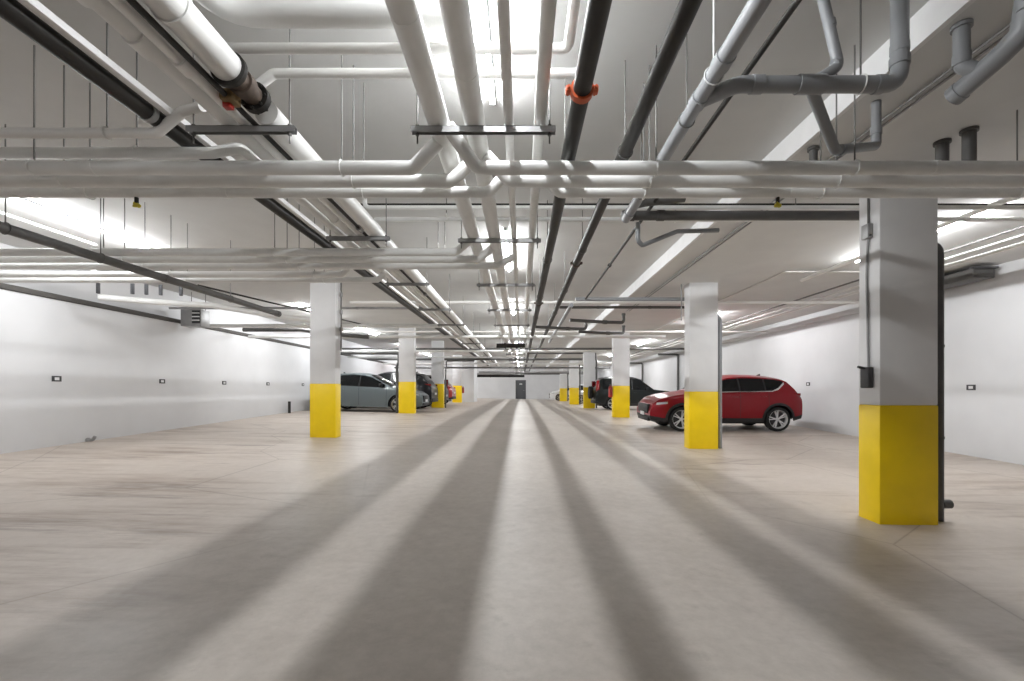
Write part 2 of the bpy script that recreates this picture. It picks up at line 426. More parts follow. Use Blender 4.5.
pipe('water_pipe', [(5.55, 5.0, 2.275), (5.55, 5.0, 2.17), (5.55, 9.0, 2.17)], .034, 'bright_pipe', 'bright white elbowed pipe beside the nearest right strip light', group='white pipes over the right bays', bend=.1)
# crosswise pipes, first group (nearest)
GT = 'crosswise white pipes nearest the camera'
TD = (3.30, 3.505, 3.705); ZT = 1.61; rt = .049
pipe('water_pipe', [(-8.6, TD[0], ZT), (XA - .22, TD[0], ZT), (XA - .02, TD[0] - .02, 1.80)], rt, 'white_pipe', 'top left crosswise white pipe rising into the leftmost fat pipe', group=GT, bend=.07, coup=[((-6.1, TD[0], ZT), TX, 1.06, .04), ((-3.1, TD[0], ZT), TX, 1.06, .04)])
pipe('water_pipe', [(-8.6, TD[1], ZT), (XB - .22, TD[1], ZT), (XB - .02, TD[1], 1.80)], rt, 'white_pipe', 'middle left crosswise white pipe rising into the second fat pipe', group=GT, bend=.07, coup=[((-4.4, TD[1], ZT), TX, 1.06, .04)])
pipe('water_pipe', [(-8.6, TD[2], ZT), (XC - .18, TD[2], ZT), (XC - .02, TD[2], 1.78)], rt * .92, 'white_pipe', 'lowest left crosswise white pipe rising into the thin pipe', group=GT, bend=.07, coup=[((-2.4, TD[2], ZT), TX, 1.06, .04)])
pipe('water_pipe', [(XA + .06, TD[0] - .2, 1.80), (XA + .24, TD[0], ZT), (8.5, TD[0], ZT)], rt, 'white_pipe', 'top right crosswise white pipe dropping from the leftmost fat pipe', group=GT, bend=.09, coup=[((3.0, TD[0], ZT), TX, 1.06, .04)])
pipe('water_pipe', [(XB + .05, TD[1] - .05, 1.78), (XB + .23, TD[1], ZT), (8.5, TD[1], ZT)], rt, 'white_pipe', 'middle right crosswise white pipe dropping from the second fat pipe', group=GT, bend=.09, coup=[((5.2, TD[1], ZT), TX, 1.06, .04)])
pipe('water_pipe', [(XD + .02, TD[2] - .03, 1.79), (XD + .18, TD[2], ZT), (8.5, TD[2], ZT)], rt * .92, 'white_pipe', 'lowest right crosswise white pipe dropping from the slim pipe', group=GT, bend=.08, coup=[((2.2, TD[2], ZT), TX, 1.06, .04)])
pipe('water_pipe', [(-8.6, 3.1, 1.75), (-2.48, 3.1, 1.75), (-2.28, 3.06, 1.87), (-2.1, 3.0, 1.87)], .033, 'bright_pipe', 'upper left crosswise white pipe with an elbow crossing the black pipe', group='upper left crosswise pipes', bend=.06)
pipe('water_pipe', [(-8.6, 3.34, 1.74), (-2.27, 3.34, 1.74), (-2.10, 3.40, 1.81), (-2.10, 34, 1.81)], .040, 'white_pipe', 'second upper left crosswise white pipe turning into the left bundle', group='upper left crosswise pipes', bend=.06)
# high crosswise pipes at the top of the picture
pipe('water_pipe', [(-1.86, 2.8, 2.1), (.29, 2.8, 2.1), (.29, -3, 2.1)], .031, 'bright_pipe', 'high white pipe turning towards the camera beside the slim pipe', group='high crosswise pipes', bend=.06)
pipe('water_pipe', [(-1.8, 3.02, 1.98), (-1.64, 3.02, 2.1), (.42, 3.02, 2.1)], .031, 'bright_pipe', 'lower high white pipe starting by the bare valve', group='high crosswise pipes', bend=.05)
pipe('insulated_pipe', [(-1.70, .8, 2.16), (-1.70, 2.58, 2.16), (-.47, 2.58, 2.16), (-.47, 2.80, 2.33), (-.47, 2.86, 2.405)], .088, 'white_pipe', 'thick white elbowed pipe close under the ceiling at the top', seg=20, bend=.22)
# dark crosswise drain into the first right column
pipe('drain_pipe', [(1.12, 5.06, 1.94), (4.40, 5.06, 1.94), (4.40, 5.06, 1.62), (4.385, 4.79, 1.50), (4.385, 4.79, floor_rel(4.4, 4.8))], .052, 'slate_pipe', 'dark grey drain pipe crossing to the nearest right column and down it', seg=16, bend=.12,
     coup=[((1.2, 5.06, 1.94), TX, 1.18, .12), ((1.55, 5.06, 1.94), TX, 1.15, .08), ((4.385, 4.79, .46), UP, 1.12, .025), ((4.385, 4.79, -.5), UP, 1.12, .025), ((4.47, 4.79, -1.2), TX, .9, .09)])
pipe('drain_pipe', [(1.30, 5.06, 1.86), (1.30, 5.06, 1.66), (1.36, 5.1, 1.62), (1.80, 5.25, 1.83), (2.3, 5.3, 1.86)], .026, 'grey_pipe', 'small grey trap pipe below the dark crosswise drain', seg=12, bend=.05)
pipe('drain_pipe', [(XH, 4.75, 1.93), (1.32, 4.85, 2.0), (1.75, 4.88, 2.06)], .045, 'slate_pipe', 'dark stub elbow where the grey drain meets the crosswise drain', seg=12, bend=.06)
pipe('water_pipe', [(-1.8, 5.24, 2.5), (-1.8, 5.24, 2.10), (8.4, 5.24, 2.10)], .026, 'white_pipe', 'white crosswise pipe behind the first group, with an elbow at left', group='high crosswise pipes', bend=.07)
pipe('water_pipe', [(-1.8, 5.6, 2.10), (8.4, 5.6, 2.10)], .029, 'white_pipe', 'straight white crosswise pipe just below the black line', group='high crosswise pipes')
pipe('sprinkler_branch', [(-2.0, 5.4, 2.20), (8.4, 5.4, 2.20)], .015, 'dark_pipe', 'thin black crosswise line between the white crosswise pipes', seg=8)
# second left group
GS = 'left crosswise pipes of the second group'
D2 = (5.45, 5.74, 6.05)
for d, xe, w, z2 in ((D2[0], XA, 'leftmost fat', 1.81), (D2[1], XB, 'second fat', 1.81), (D2[2], XC, 'thin', 1.77)):
    pipe('water_pipe', [(-8.6, d, 1.65), (xe - .22, d, 1.65), (xe - .02, d, z2)], .047, 'white_pipe', 'second-group crosswise white pipe rising into the %s middle pipe' % w, group=GS, bend=.07, coup=[((-4.0 - d, d, 1.65), TX, 1.06, .04)])
pipe('water_pipe', [(-8.6, 6.5, 1.65), (-2.55, 6.5, 1.65), (-2.48, 6.5, 1.74)], .045, 'bright_pipe', 'second-group white pipe ending at the outer black pipe', group=GS, bend=.05)
pipe('water_pipe', [(-8.6, 6.82, 1.65), (-2.15, 6.82, 1.65), (-2.05, 6.82, 1.74)], .042, 'white_pipe', 'lowest second-group white pipe ending under the left bundle', group=GS, bend=.05)

# drain branch and traps, upper right
pd = pipe('drain_pipe', [(XH + .02, 2.98, 1.90), (1.33, 2.80, 1.88), (2.33, 2.80, 1.88), (2.33, 2.80, 2.488)], .048, 'grey_pipe', 'grey drain branch crossing right and elbowing up into the ceiling', seg=18, bend=.10,
          coup=[((1.45, 2.80, 1.88), TX, 1.12, .07), ((1.78, 2.80, 1.88), TX, 1.16, .16), ((2.20, 2.80, 1.88), TX, 1.12, .05), ((2.33, 2.80, 2.10), UP, 1.06, .05), ((2.33, 2.80, 2.02), UP, 1.13, .05)])
pipe('drain_pipe', [(1.80, 2.80, 1.90), (1.955, 2.80, 1.99), (1.84, 2.80, 2.488)], .031, 'grey_pipe', 'grey trap arm rising from the drain branch to the ceiling', seg=14, bend=.05, coup=[((1.90, 2.80, 2.25), (-.2, 0, 1), 1.12, .04), ((1.94, 2.80, 2.01), (.15, 0, .1), 1.1, .03)])
pipe('drain_pipe', [(1.80, 2.82, 1.86), (2.22, 3.22, 1.70), (2.81, 3.60, 1.93), (2.81, 3.60, 2.28)], .034, 'grey_pipe', 'grey trap hanging below the drain branch, rising to a dark collar', seg=14, bend=.05,
     coup=[((2.81, 3.60, 2.05), UP, 1.16, .06), ((2.30, 3.27, 1.725), (1, .6, .35), 1.14, .05)])
o = pipe('drain_pipe', [(2.75, 2.84, 2.28), (2.75, 2.84, 2.02), (2.80, 2.80, 1.97)], .042, 'grey_pipe', 'grey ceiling drain with dark collar above the top right trap', seg=16, bend=.05, coup=[((2.75, 2.84, 2.265), UP, 1.3, .025), ((2.75, 2.84, 2.06), UP, 1.12, .07)])
pipe('drain_pipe', [(2.80, 2.94, 1.90), (2.84, 2.70, 1.98), (2.85, 2.58, 2.03), (2.85, 2.54, 2.275)], .060, 'grey_pipe', 'thick grey capped trap at the top right corner', seg=18, bend=.08, coup=[((2.803, 2.925, 1.905), (.15, -1, .3), 1.08, .05), ((2.85, 2.545, 2.15), UP, 1.1, .05)])
pipe('drain_pipe', [(1.66, 2.55, 2.488), (1.66, 2.55, 2.36), (1.84, 2.6, 2.33)], .06, 'slate_pipe', 'dark grey ceiling fitting at the top beside the trap arm', seg=16, bend=.06)
for x, d, w in ((3.86, 4.17, 'left'), (3.92, 3.98, 'right')):
    pipe('drain_stub', [(x, d, ZD), (x, d, 1.86)], .05, 'slate_pipe', '%s one of two dark drain stubs over the nearest right column' % w, group='ceiling drain stubs', coup=[((x, d, ZD - .015), UP, 1.3, .025)])
pipe('drain_stub', [(2.75, 4.28, ZD), (2.75, 4.28, 1.86)], .036, 'slate_pipe', 'lone dark drain stub left of the hanging grey trap', group='ceiling drain stubs', coup=[((2.75, 4.28, ZD - .015), UP, 1.4, .025)])

# downspouts of the other columns
def downspout(xs, z, col, lab, side=1, m='slate_pipe', r=.05):
    x0, x1, dc = col[0], col[1], col[2]
    xp = x1 + .1 if side > 0 else x0 - .1
    d = dc + .3 + r + .03; df = dc + .14
    pipe('drain_pipe', [(xs, d, z), (xp, d, z), (xp, d, z - .3), (xp, df, z - .5), (xp, df, floor_rel(xp, df))], r, m, lab, seg=12, bend=.1, coup=[((xp, df, .3), UP, 1.14, .03), ((xp, df, -.6), UP, 1.14, .03)])
downspout(1.2, 2.0, RCOL[1], 'grey drain pipe crossing over to the column before the red SUV', m='grey_pipe', r=.042)
downspout(XF, 2.16, RCOL[3], 'dark drain pipe running down beside the shaded fourth right column')
downspout(XF, 1.95, RCOL[4], 'dark drain pipe running down beside the last but one right column')
downspout(XF, 1.55, RCOL[5], 'dark drain pipe running down beside the farthest right column')
downspout(-8.2, 1.44, (-4.72, -4.12, 17.55), 'dark drain pipe running down the left side of the second left column', -1)
downspout(-2.4, 1.5, (-4.55, -3.95, 23.1), 'dark drain pipe running down the third left column', 1, r=.035)
for d, z, l in ((24.9, 1.95, 'dark drain pipe on the right wall above the red SUV bonnet'), (32.2, 1.9, 'farther dark drain pipe on the right wall above the dark bonnet')):
    pipe('drain_pipe', [(7.5, d, z), (XW - .09, d, z), (XW - .09, d, floor_rel(8, d))], .06, 'slate_pipe', l, seg=12, bend=.12, coup=[((XW - .09, d, .2), UP, 1.14, .04)])

pipe('drain_pipe', [(1.1, 9.9, 1.85), (1.1, 17.5, 1.85)], .045, 'grey_pipe', 'far grey drain pipe running lengthwise right of the black mains', group=GA)
# far crosswise pipes
FAR = [
    (10.38, 2.0, -3.9, 8.4, .034, 'bright_pipe', 'water_pipe', 'white crosswise pipe reaching from the first left column to the second right one'),
    (10.62, 1.93, .9, 3.9, .032, 'slate_pipe', 'drain_pipe', 'dark crosswise pipe just behind the long white one, at the second right column'),
    (11.0, 1.98, -8.5, -2.0, .03, 'steel', 'conduit', 'slim grey conduit crossing behind the first left column'),
    (12.2, 1.72, -8.5, -2.1, .05, 'white_pipe', 'water_pipe', 'white crosswise pipe left, first beyond the first left column'),
    (14.2, 1.66, -8.5, 4.5, .045, 'white_pipe', 'water_pipe', 'white crosswise pipe above the red SUV bonnet level'),
    (14.55, 1.70, -8.5, XA, .04, 'slate_pipe', 'drain_pipe', 'dark crosswise pipe beside the white one above the grey hatchback'),
    (15.6, 2.0, -8.5, 8.4, .03, 'bright_pipe', 'water_pipe', 'high white crosswise pipe before the third right column'),
    (16.6, 1.62, -.9, .15, .08, 'dark_pipe', 'duct_section', 'short thick black pipe section hanging under the middle pipes'),
    (19.2, 1.64, -8.5, 3.6, .05, 'white_pipe', 'water_pipe', 'white crosswise pipe behind the second left column'),
    (21.0, 1.9, -8.5, 8.4, .05, 'slate_pipe', 'drain_pipe', 'grey crosswise pipe behind the third right column'),
    (22.3, 1.6, -8.5, XB, .04, 'white_pipe', 'water_pipe', 'white crosswise pipe before the third left column'),
    (25.2, 1.7, -8.5, 3.4, .06, 'slate_pipe', 'drain_pipe', 'dark crosswise pipe above the car with the spare wheel'),
    (28.0, 1.62, -8.5, 6.0, .06, 'white_pipe', 'water_pipe', 'far white crosswise pipe beyond the third left column'),
    (30.6, 1.5, -8.5, 6.0, .06, 'slate_pipe', 'drain_pipe', 'far dark crosswise pipe before the fourth left column'),
    (36.9, 1.45, -3.4, 5.0, .08, 'steel', 'water_pipe', 'far steel crosswise pipe beside the bright wall block'),
    (39.5, 1.22, -3.9, .3, .12, 'dark_pipe', 'duct_section', 'thick black pipe crossing before the far end wall'),
    (40.5, 1.55, -.5, 6.5, .10, 'slate_pipe', 'drain_pipe', 'thick grey pipe crossing right before the far end wall'),
    (45.0, 1.6, -8.5, 6.5, .10, 'steel', 'water_pipe', 'farthest steel crosswise pipe below the far ceiling'),
]
for d, z, a, b, r, m, n, l in FAR:
    pipe(n, [(a, d, z), (b, d, z)], r, m, l, 'conduit' if n == 'conduit' else 'pipe', 'far crosswise pipes', 12, coup=[((a + (b - a) * .3, d, z), TX, 1.15, .06), ((a + (b - a) * .7, d, z), TX, 1.15, .06)])
# traps over the right bays
for i, (x, d, l) in enumerate(((2.1, 11.4, 'dark trap pipe with two risers above the red SUV roof'), (1.3, 12.6, 'dark trap pipe with two risers left of the third right column'), (2.6, 13.6, 'dark trap pipe with two risers above the red SUV bonnet'))):
    pipe('drain_pipe', [(x - .9, d - .2, 1.72), (x, d, 1.70), (x + .55, d + .35, 1.74), (x + .55, d + .35, 1.98)], .042, 'slate_pipe', l, seg=12, bend=.1, group='traps over the right bays', coup=[((x, d, 1.70), (1, .3, 0), 1.25, .1), ((x + .55, d + .35, 1.95), UP, 1.25, .05)])
pipe('drain_pipe', [(-8.3, 13.6, 1.80), (-6.6, 13.6, 1.80), (-5.4, 13.75, 1.66), (-4.6, 13.75, 1.60)], .06, 'slate_pipe', 'kinked dark pipe above the grey hatchback', seg=12, bend=.15)
# cluster under the left ceiling
pipe('water_pipe', [(-7.75, 8.2, 2.40), (-7.75, 8.2, 2.22), (-7.6, 8.2, 2.0), (-6.0, 8.2, 2.0)], .04, 'bright_pipe', 'short white elbowed pipe under the left ceiling glow', seg=12, bend=.08)
LP = pipe('insulated_pipe', [(-8.0, 8.6, 1.76), (-7.4, 9.2, 1.78), (-6.8, 10., 1.86), (-6.0, 11., 1.80), (-5.2, 12.0, 1.80)], .06, 'white_pipe', 'wavy white pipe above the left wall shadow strip', seg=14, bend=.5)
for i, (x, d) in enumerate(((-7.9, 8.5), (-7.3, 8.55), (-7.08, 8.6), (-6.85, 8.65), (-6.5, 8.7))):
    mb = MB(); mb.box(W(x - .025, d - .02, 1.80), W(x + .025, d + .02, 2.0), .004)
    tag(mb.build('pipe_bracket', M['box_dark']), 'dark hanging bracket on the left pipes, %s from the left' % ORD[i], 'bracket', 'dark brackets by the left wall')
h = empty('unit_heater', W(-8.22, 11.4, 1.80))
t = MB(); t.box((-.30, -.02, -.2), (.22, .3, .22), .015); t.build('casing', M['steel'], h)
t = MB(); t.box((.0, -.035, -.13), (.2, -.02, .19)); t.build('grille_recess', M['sign_dark'], h)
for k in range(3):
    t = MB(); t.box((.01, -.055, -.07 + k * .09), (.19, -.03, -.045 + k * .09)); t.build('louver', M['white_metal'], h)
t = MB()
for a in (-.18, .18): t.tube([(a, .2, .2), (a, .2, ZC - 1.80)], .008, 8)
t.build('hanger_rod', M['rod'], h)
tag(h, 'small louvered grey unit heater hung above the left wall', 'heater')
dct = empty('wall_duct', W(8.35, 8.2, 2.12))
t = MB(); t.box((-.2, 0, -.1), (.2, 2.2, .08), .02); t.build('casing', M['slate_pipe'], dct)
t = MB(); t.box((-.23, -.04, .07), (.23, .06, .1), .005); t.build('flange', M['box_dark'], dct)
tag(dct, 'dark grey duct end mounted high on the right wall', 'duct')

# ------------------------------------------------------------------ hangers
rodr = .0055
def trapeze(x0, x1, d, zt, label, group):
    r = empty('trapeze_hanger', W((x0 + x1) / 2, d, zt)); w = (x1 - x0) / 2
    t = MB(); h = .041
    t.box((-w, -.02, -h), (w, -.017, 0)); t.box((-w, .017, -h), (w, .02, 0)); t.box((-w, -.02, -.004), (w, .02, 0)); 
    t.build('strut_channel', M['steel'], r)
    for s in (-1, 1):
        t = MB(); t.tube([(s * (w - .04), 0, -.11), (s * (w - .04), 0, ZC - zt)], rodr, 8)
        t.ring((s * (w - .04), 0, -.05), UP, .013, .014, 6); t.ring((s * (w - .04), 0, .008), UP, .013, .014, 6)
        t.build('threaded_rod', M['rod'], r)
    tag(r, label, 'pipe hanger', group)
hd = [3.03, 5.27, 7.5, 9.85, 12.2, 14.75, 17.1, 19.5, 22., 24.5, 27., 29.5]
for i, d in enumerate(hd):
    trapeze(-.73, .23, d, 1.75, '%s trapeze hanger from the front under the middle pipes' % ORD[i], 'middle trapeze hangers')
for i, d in enumerate([3.03, 5.2, 7.45, 9.8, 12.1, 14.7, 17., 19.4]):
    trapeze(-2.22, -1.5, d, 1.752, '%s trapeze hanger from the front under the left bundle' % ORD[i], 'left trapeze hangers')
def rod_hanger(x, d, z, r, top, label, group, along='x', mrod='rod'):
    o = empty('rod_hanger', W(x, d, z))
    t = MB(); t.tube([(0, 0, r), (0, 0, top - z)], rodr, 8); t.build('threaded_rod', M[mrod], o)
    t = MB(); n = 18
    pts = []
    for k in range(n + 1):
        a = 2 * PI * k / n; q = (r + .006)
        pts.append((0, q * math.cos(a), q * math.sin(a)) if along == 'x' else (q * math.cos(a), 0, q * math.sin(a)))
    t.tube(pts, .0045, 6, 0); t.build('clevis_ring', M['white_pipe' if along == 'x' else mrod], o)
    tag(o, label, 'pipe hanger', group)
rowsx = [(-6.1, 'far left'), (-3.53, 'left'), (-1.3, 'left-middle'), (.98, 'middle'), (2.42, 'right-middle'), (4.02, 'right')]
nm = ['top', 'middle', 'lowest']
for x, w in rowsx:
    for k in range(3):
        rod_hanger(x + .01 * k, TD[k], ZT, rt, ZD if x > 2.6 else ZC, 'rod hanger of the %s front crosswise pipe, %s row' % (nm[k], w), 'rod hangers of the front crosswise pipes')
for d, w in ((3.1, 'upper'), (3.34, 'second upper')):
    for x, w2 in ((-2.82, 'nearer the bundle'), (-6.2, 'nearer the wall')):
        rod_hanger(x, d, 1.75, .033, ZC, 'rod hanger of the %s left crosswise pipe, %s' % (w, w2), 'rod hangers of the upper left pipes')
for k, d in enumerate((5.45, 5.74, 6.05, 6.5, 6.82)):
    for x, w in ((-5.0, 'left of the first column'), (-2.95, 'by the left bundle')):
        rod_hanger(x, d, 1.65, .046, ZC, 'rod hanger on second-group crosswise pipe, %s from front, %s' % (ORD[k], w), 'rod hangers of the second pipe group')
for k, d in enumerate((4.28, 5.25, 7.6)):
    rod_hanger(-4.85, d, 1.52, .05, ZC, '%s rod hanger from the front on the dark grey left pipe' % ORD[k], 'hangers of the dark grey left pipe', 'y')
for k, d in enumerate((3.6, 6.0, 8.4, 10.8, 13.2)):
    rod_hanger(XF, d, 1.72, .053, ZC, '%s rod hanger from the front on the left black main' % ORD[k], 'hangers of the black mains', 'y')
    rod_hanger(XG, d - .15, 1.81, .05, ZC, '%s rod hanger from the front on the right black main' % ORD[k], 'hangers of the black mains', 'y')
for k, d in enumerate((2.75, 3.2, 4.4)):
    rod_hanger(XH, d, 1.90, .05, ZC, '%s rod hanger from the front on the grey drain pipe' % ORD[k], 'hangers of the grey drain', 'y', 'white_metal' if k == 0 else 'rod')
rod_hanger(2.09, 2.80, 1.88, .048, ZC, 'rod hanger with pale ring on the grey drain branch', 'hangers of the grey drain', 'x')
for k, (x, d) in enumerate(((-.9, 5.5), (1.9, 5.6), (3.2, 5.3), (-1.2, 6.6), (-1.12, 6.7))):
    rod_hanger(x, d, 2.1, .03, ZD if x > 2.6 else ZC, 'short rod hanger among the high crosswise pipes, %s' % ('by the middle pipes', 'by the bright ceiling step', 'left of the nearest column', 'beyond the left bundle', 'right of another beyond the left bundle')[k], 'hangers of the high pipes')

# ------------------------------------------------------------------ strip lights
LZ = .075
def strip_light(x, d, top, ln, label, group, proto={}):
    lens = 'lens' if 'middle' in group else 'lens_bay'
    if lens not in proto:
        r = empty('strip_light')
        t = MB(); t.box((-.024, -ln/2, -.03), (.024, ln/2, 0), .004); t.build('housing', M['white_metal'], r)
        t = MB(); prof = [(-.016, -.03), (-.016, -.045), (-.009, -.054), (.009, -.054), (.016, -.045), (.016, -.03)]
        t.grid([[(a, -ln/2 + .02, b) for a, b in prof], [(a, ln/2 - .02, b) for a, b in prof]], False)
        t.build('lens', M[lens], r)
        for s in (-1, 1):
            t = MB(); t.box((-.022, s * ln/2 - .012, -.058), (.022, s * ln/2 + .012, -.002), .004); t.build('end_cap', M['white_metal'], r)
        proto[lens] = r; o = r
    else:
        o = copy_tree(proto[lens])
    o.location = W(x, d, top)
    tag(o, label, 'ceiling light', group)
    return o
cen = [2.7, 8.2, 13.6, 19., 24.4, 29.8, 35.2, 40.6, 46.]
for i, d in enumerate(cen): strip_light(-.245, d, ZC, 2.4, '%s strip light from the front above the middle pipes' % ORD[i], 'middle row strip lights')
for i, d in enumerate((6.9, 14.3, 19.2, 25.5, 31.5, 41., 47.)): strip_light(-6.5, d, ZC, 2.4, '%s strip light from the front over the left bays' % ORD[i], 'left row strip lights')  # the two deepest left-row lights are added to brighten the end wall
for i, d in enumerate((6.75, 14.4, 21.6, 29., 37., 45.)): strip_light(5.85, d, ZD, 2.4, '%s strip light from the front over the right bays' % ORD[i], 'right row strip lights')
strip_light(-6.5, -4, ZC, 2.4, 'unseen strip light added for fill over the left bays behind the viewpoint', 'left row strip lights')  # out-of-view fixture, added only for its light

# ------------------------------------------------------------------ small things
def sign(side, d, z, label):
    r = empty('parking_sign', W(side * XW, d, z)); s = -side
    t = MB(); t.box((min(0, s * .012), -.085, -.052), (max(0, s * .012), .085, .052)); t.build('plate', M['sign_dark'], r)
    t = MB(); t.box((min(s*.012, s * .014), -.042, -.026), (max(s*.012, s * .014), .042, .026)); t.build('number_panel', M['sign_white'], r)
    tag(r, label, 'sign', 'parking bay number signs')
for i, d in enumerate((8.5, 11.0, 13.3, 15.6, 18.1)):
    sign(-1, d, .21, 'small black bay sign on left wall, %s from the front' % ORD[i])
sign(1, 8.77, .05, 'small black bay sign on right wall beside the nearest right column')
sign(1, 13.75, .18, 'small black bay sign on right wall behind the red SUV tail')

r = empty('key_switch', W(3.66, 4.775, .13))
t = MB(); t.box((-.06, -.06, -.11), (-.002, .06, .11), .012); t.build('box', M['box_dark'], r)
t = MB(); t.tube([(-.04, 0, .095), (-.13, -.01, .112)], .014, 10); t.build('lever', M['box_dark'], r)
tag(r, 'dark switch box on the side of the nearest right column', 'switch')
r = empty('junction_box', W(3.66, 4.775, 1.66))
t = MB(); t.box((-.055, -.05, -.075), (-.002, .05, .075), .006); t.build('box', M['steel'], r)
t = MB(); t.tube([(-.03, -.05, -.05), (-.05, -.075, -.06)], .012, 8); t.build('connector', M['box_dark'], r)
tag(r, 'small grey junction box high on the nearest right column', 'junction box')
pipe('conduit', [(3.645, 4.775, ZD), (3.645, 4.775, 1.735)], .012, 'rod', 'upper conduit from the ceiling to the column junction box', 'conduit', None, 8)
pipe('conduit', [(3.645, 4.775, 1.585), (3.645, 4.79, 1.45), (3.645, 4.80, 1.2), (3.645, 4.775, .245)], .011, 'steel', 'conduit between junction box and switch box on the nearest column', 'conduit', None, 8)
pipe('conduit', [(3.455, 9.8, ZD), (3.455, 9.8, 1.5)], .014, 'steel', 'short conduit on the side of the column before the red SUV', 'conduit', None, 8)
pipe('conduit', [(-4.15, 10.5, ZC), (-4.15, 10.5, .9)], .018, 'rod', 'dark conduit down the right side of the first left column', 'conduit', None, 8, coup=[((-4.15, 10.5, z), UP, 1.9, .09) for z in (2.2, 1.8, 1.4)], cm='steel')
pipe('pipe_stub', [(-XW, 9.1, -1.0), (-XW + .12, 9.1, -1.0), (-XW + .16, 9.1, -.93)], .03, 'steel', 'short grey pipe stub low on the left wall', 'pipe', None, 10, coup=[((-XW + .02, 9.1, -1.0), TX, 1.5, .03)])
pipe('pipe_stub', [(-8.5, 16.7, -.9), (-8.5, 16.7, -.42)], .05, 'dark_pipe', 'short dark standpipe by the left wall base', 'pipe', None, 10)
def small_valve(x, d, z, label):
    r = empty('drain_valve', W(x, d, z)); r.scale = (.75, .75, .75)
    t = MB(); t.tube([(0, 0, .06), (0, 0, -.02)], .02, 10); t.build('valve_body', M['dark_pipe'], r)
    t = MB(); t.tube([(-.02, 0, -.01), (.03, 0, -.045)], .022, 10); t.box((-.035, -.015, -.055), (.035, .015, -.03), .005); t.build('valve_handle', M['yellow_plastic'], r)
    tag(r, label, 'valve', 'small yellow valves')
small_valve(-3.13, TD[2], 1.53, 'small yellow and black valve under the left front crosswise pipes')
small_valve(2.09, TD[2], 1.53, 'small yellow and black valve under the right front crosswise pipes')
def extinguisher(x, d, z, label):
    r = empty('fire_extinguisher', W(x, d, z))
    t = MB(); prof = [(0, 0), (.06, 0), (.075, .02), (.075, .36), (.05, .42), (.022, .44), (.022, .47), (0, .47)]
    t.lathe([(a, b) for a, b in prof]); 
    t.v = [Vector((p.x, -p.z, p.y)) for p in t.v]; t.build('cylinder_body', M['red'], r)
    t = MB(); t.box((-.02, -.06, .47), (.02, .05, .50), .005); t.tube([(0, 0, .44), (0, 0, .48)], .015, 8); t.build('valve_handle', M['box_dark'], r)
    t = MB(); t.tube([(0, -.03, .46), (0, -.1, .4), (0, -.09, .1)], .011, 8); t.build('hose', M['plastic'], r)
    tag(r, label, 'fire extinguisher', 'red fire extinguishers on columns')
extinguisher(3.46, 17.6, -.28, 'red fire extinguisher on the column beyond the red SUV')
extinguisher(-4.18, 32.85, -.22, 'red fire extinguisher on the farthest left column')

# ------------------------------------------------------------------ cars
def wheel_meshes(R, wd, spokes, mr):
    t = MB(); w = wd / 2
    t.lathe([(R*.75, -w*.85), (R*.80, -w), (R*.93, -w), (R*.985, -w*.8), (R, -w*.5), (R, w*.5), (R*.985, w*.8), (R*.93, w), (R*.80, w), (R*.75, w*.85)], seg=40)
    tyre = t
    q = MB()
    q.lathe([(R*.765, -w*.9), (R*.755, -w*.95), (R*.725, -w*.8), (R*.68, -w*.2), (R*.68, w*.8)], seg=40)
    for k in range(spokes):
        a = 2*PI*k/spokes
        for da in (-.16, .16):
            mtx = Matrix.Rotation(a, 4, 'Y')
            r0, r1 = R*.12, R*.735
            x0 = Vector((r0*math.sin(da*.3), 0, r0*math.cos(da*.3))); x1 = Vector((r1*math.sin(da), 0, r1*math.cos(da)))
            dirv = (x1-x0).normalized(); per = Vector((dirv.z, 0, -dirv.x)) * (R*.032)
            vs = [x0-per+Vector((0,-w*.62,0)), x0+per+Vector((0,-w*.62,0)), x1+per*1.1+Vector((0,-w*.8,0)), x1-per*1.1+Vector((0,-w*.8,0)),
                  x0-per+Vector((0,-w*.2,0)), x0+per+Vector((0,-w*.2,0)), x1+per*1.1+Vector((0,-w*.3,0)), x1-per*1.1+Vector((0,-w*.3,0))]
            q.add(vs, [(0,1,2,3),(7,6,5,4),(0,4,5,1),(1,5,6,2),(2,6,7,3),(3,7,4,0)], False, mtx)
    q.lathe([(0, -w*.74), (R*.09, -w*.74), (R*.14, -w*.6), (R*.14, -w*.2)], seg=20)
    b = MB(); b.lathe([(0, -w*.1), (R*.67, -w*.1), (R*.67, w*.5), (0, w*.5)], seg=24)
    return tyre, q, b

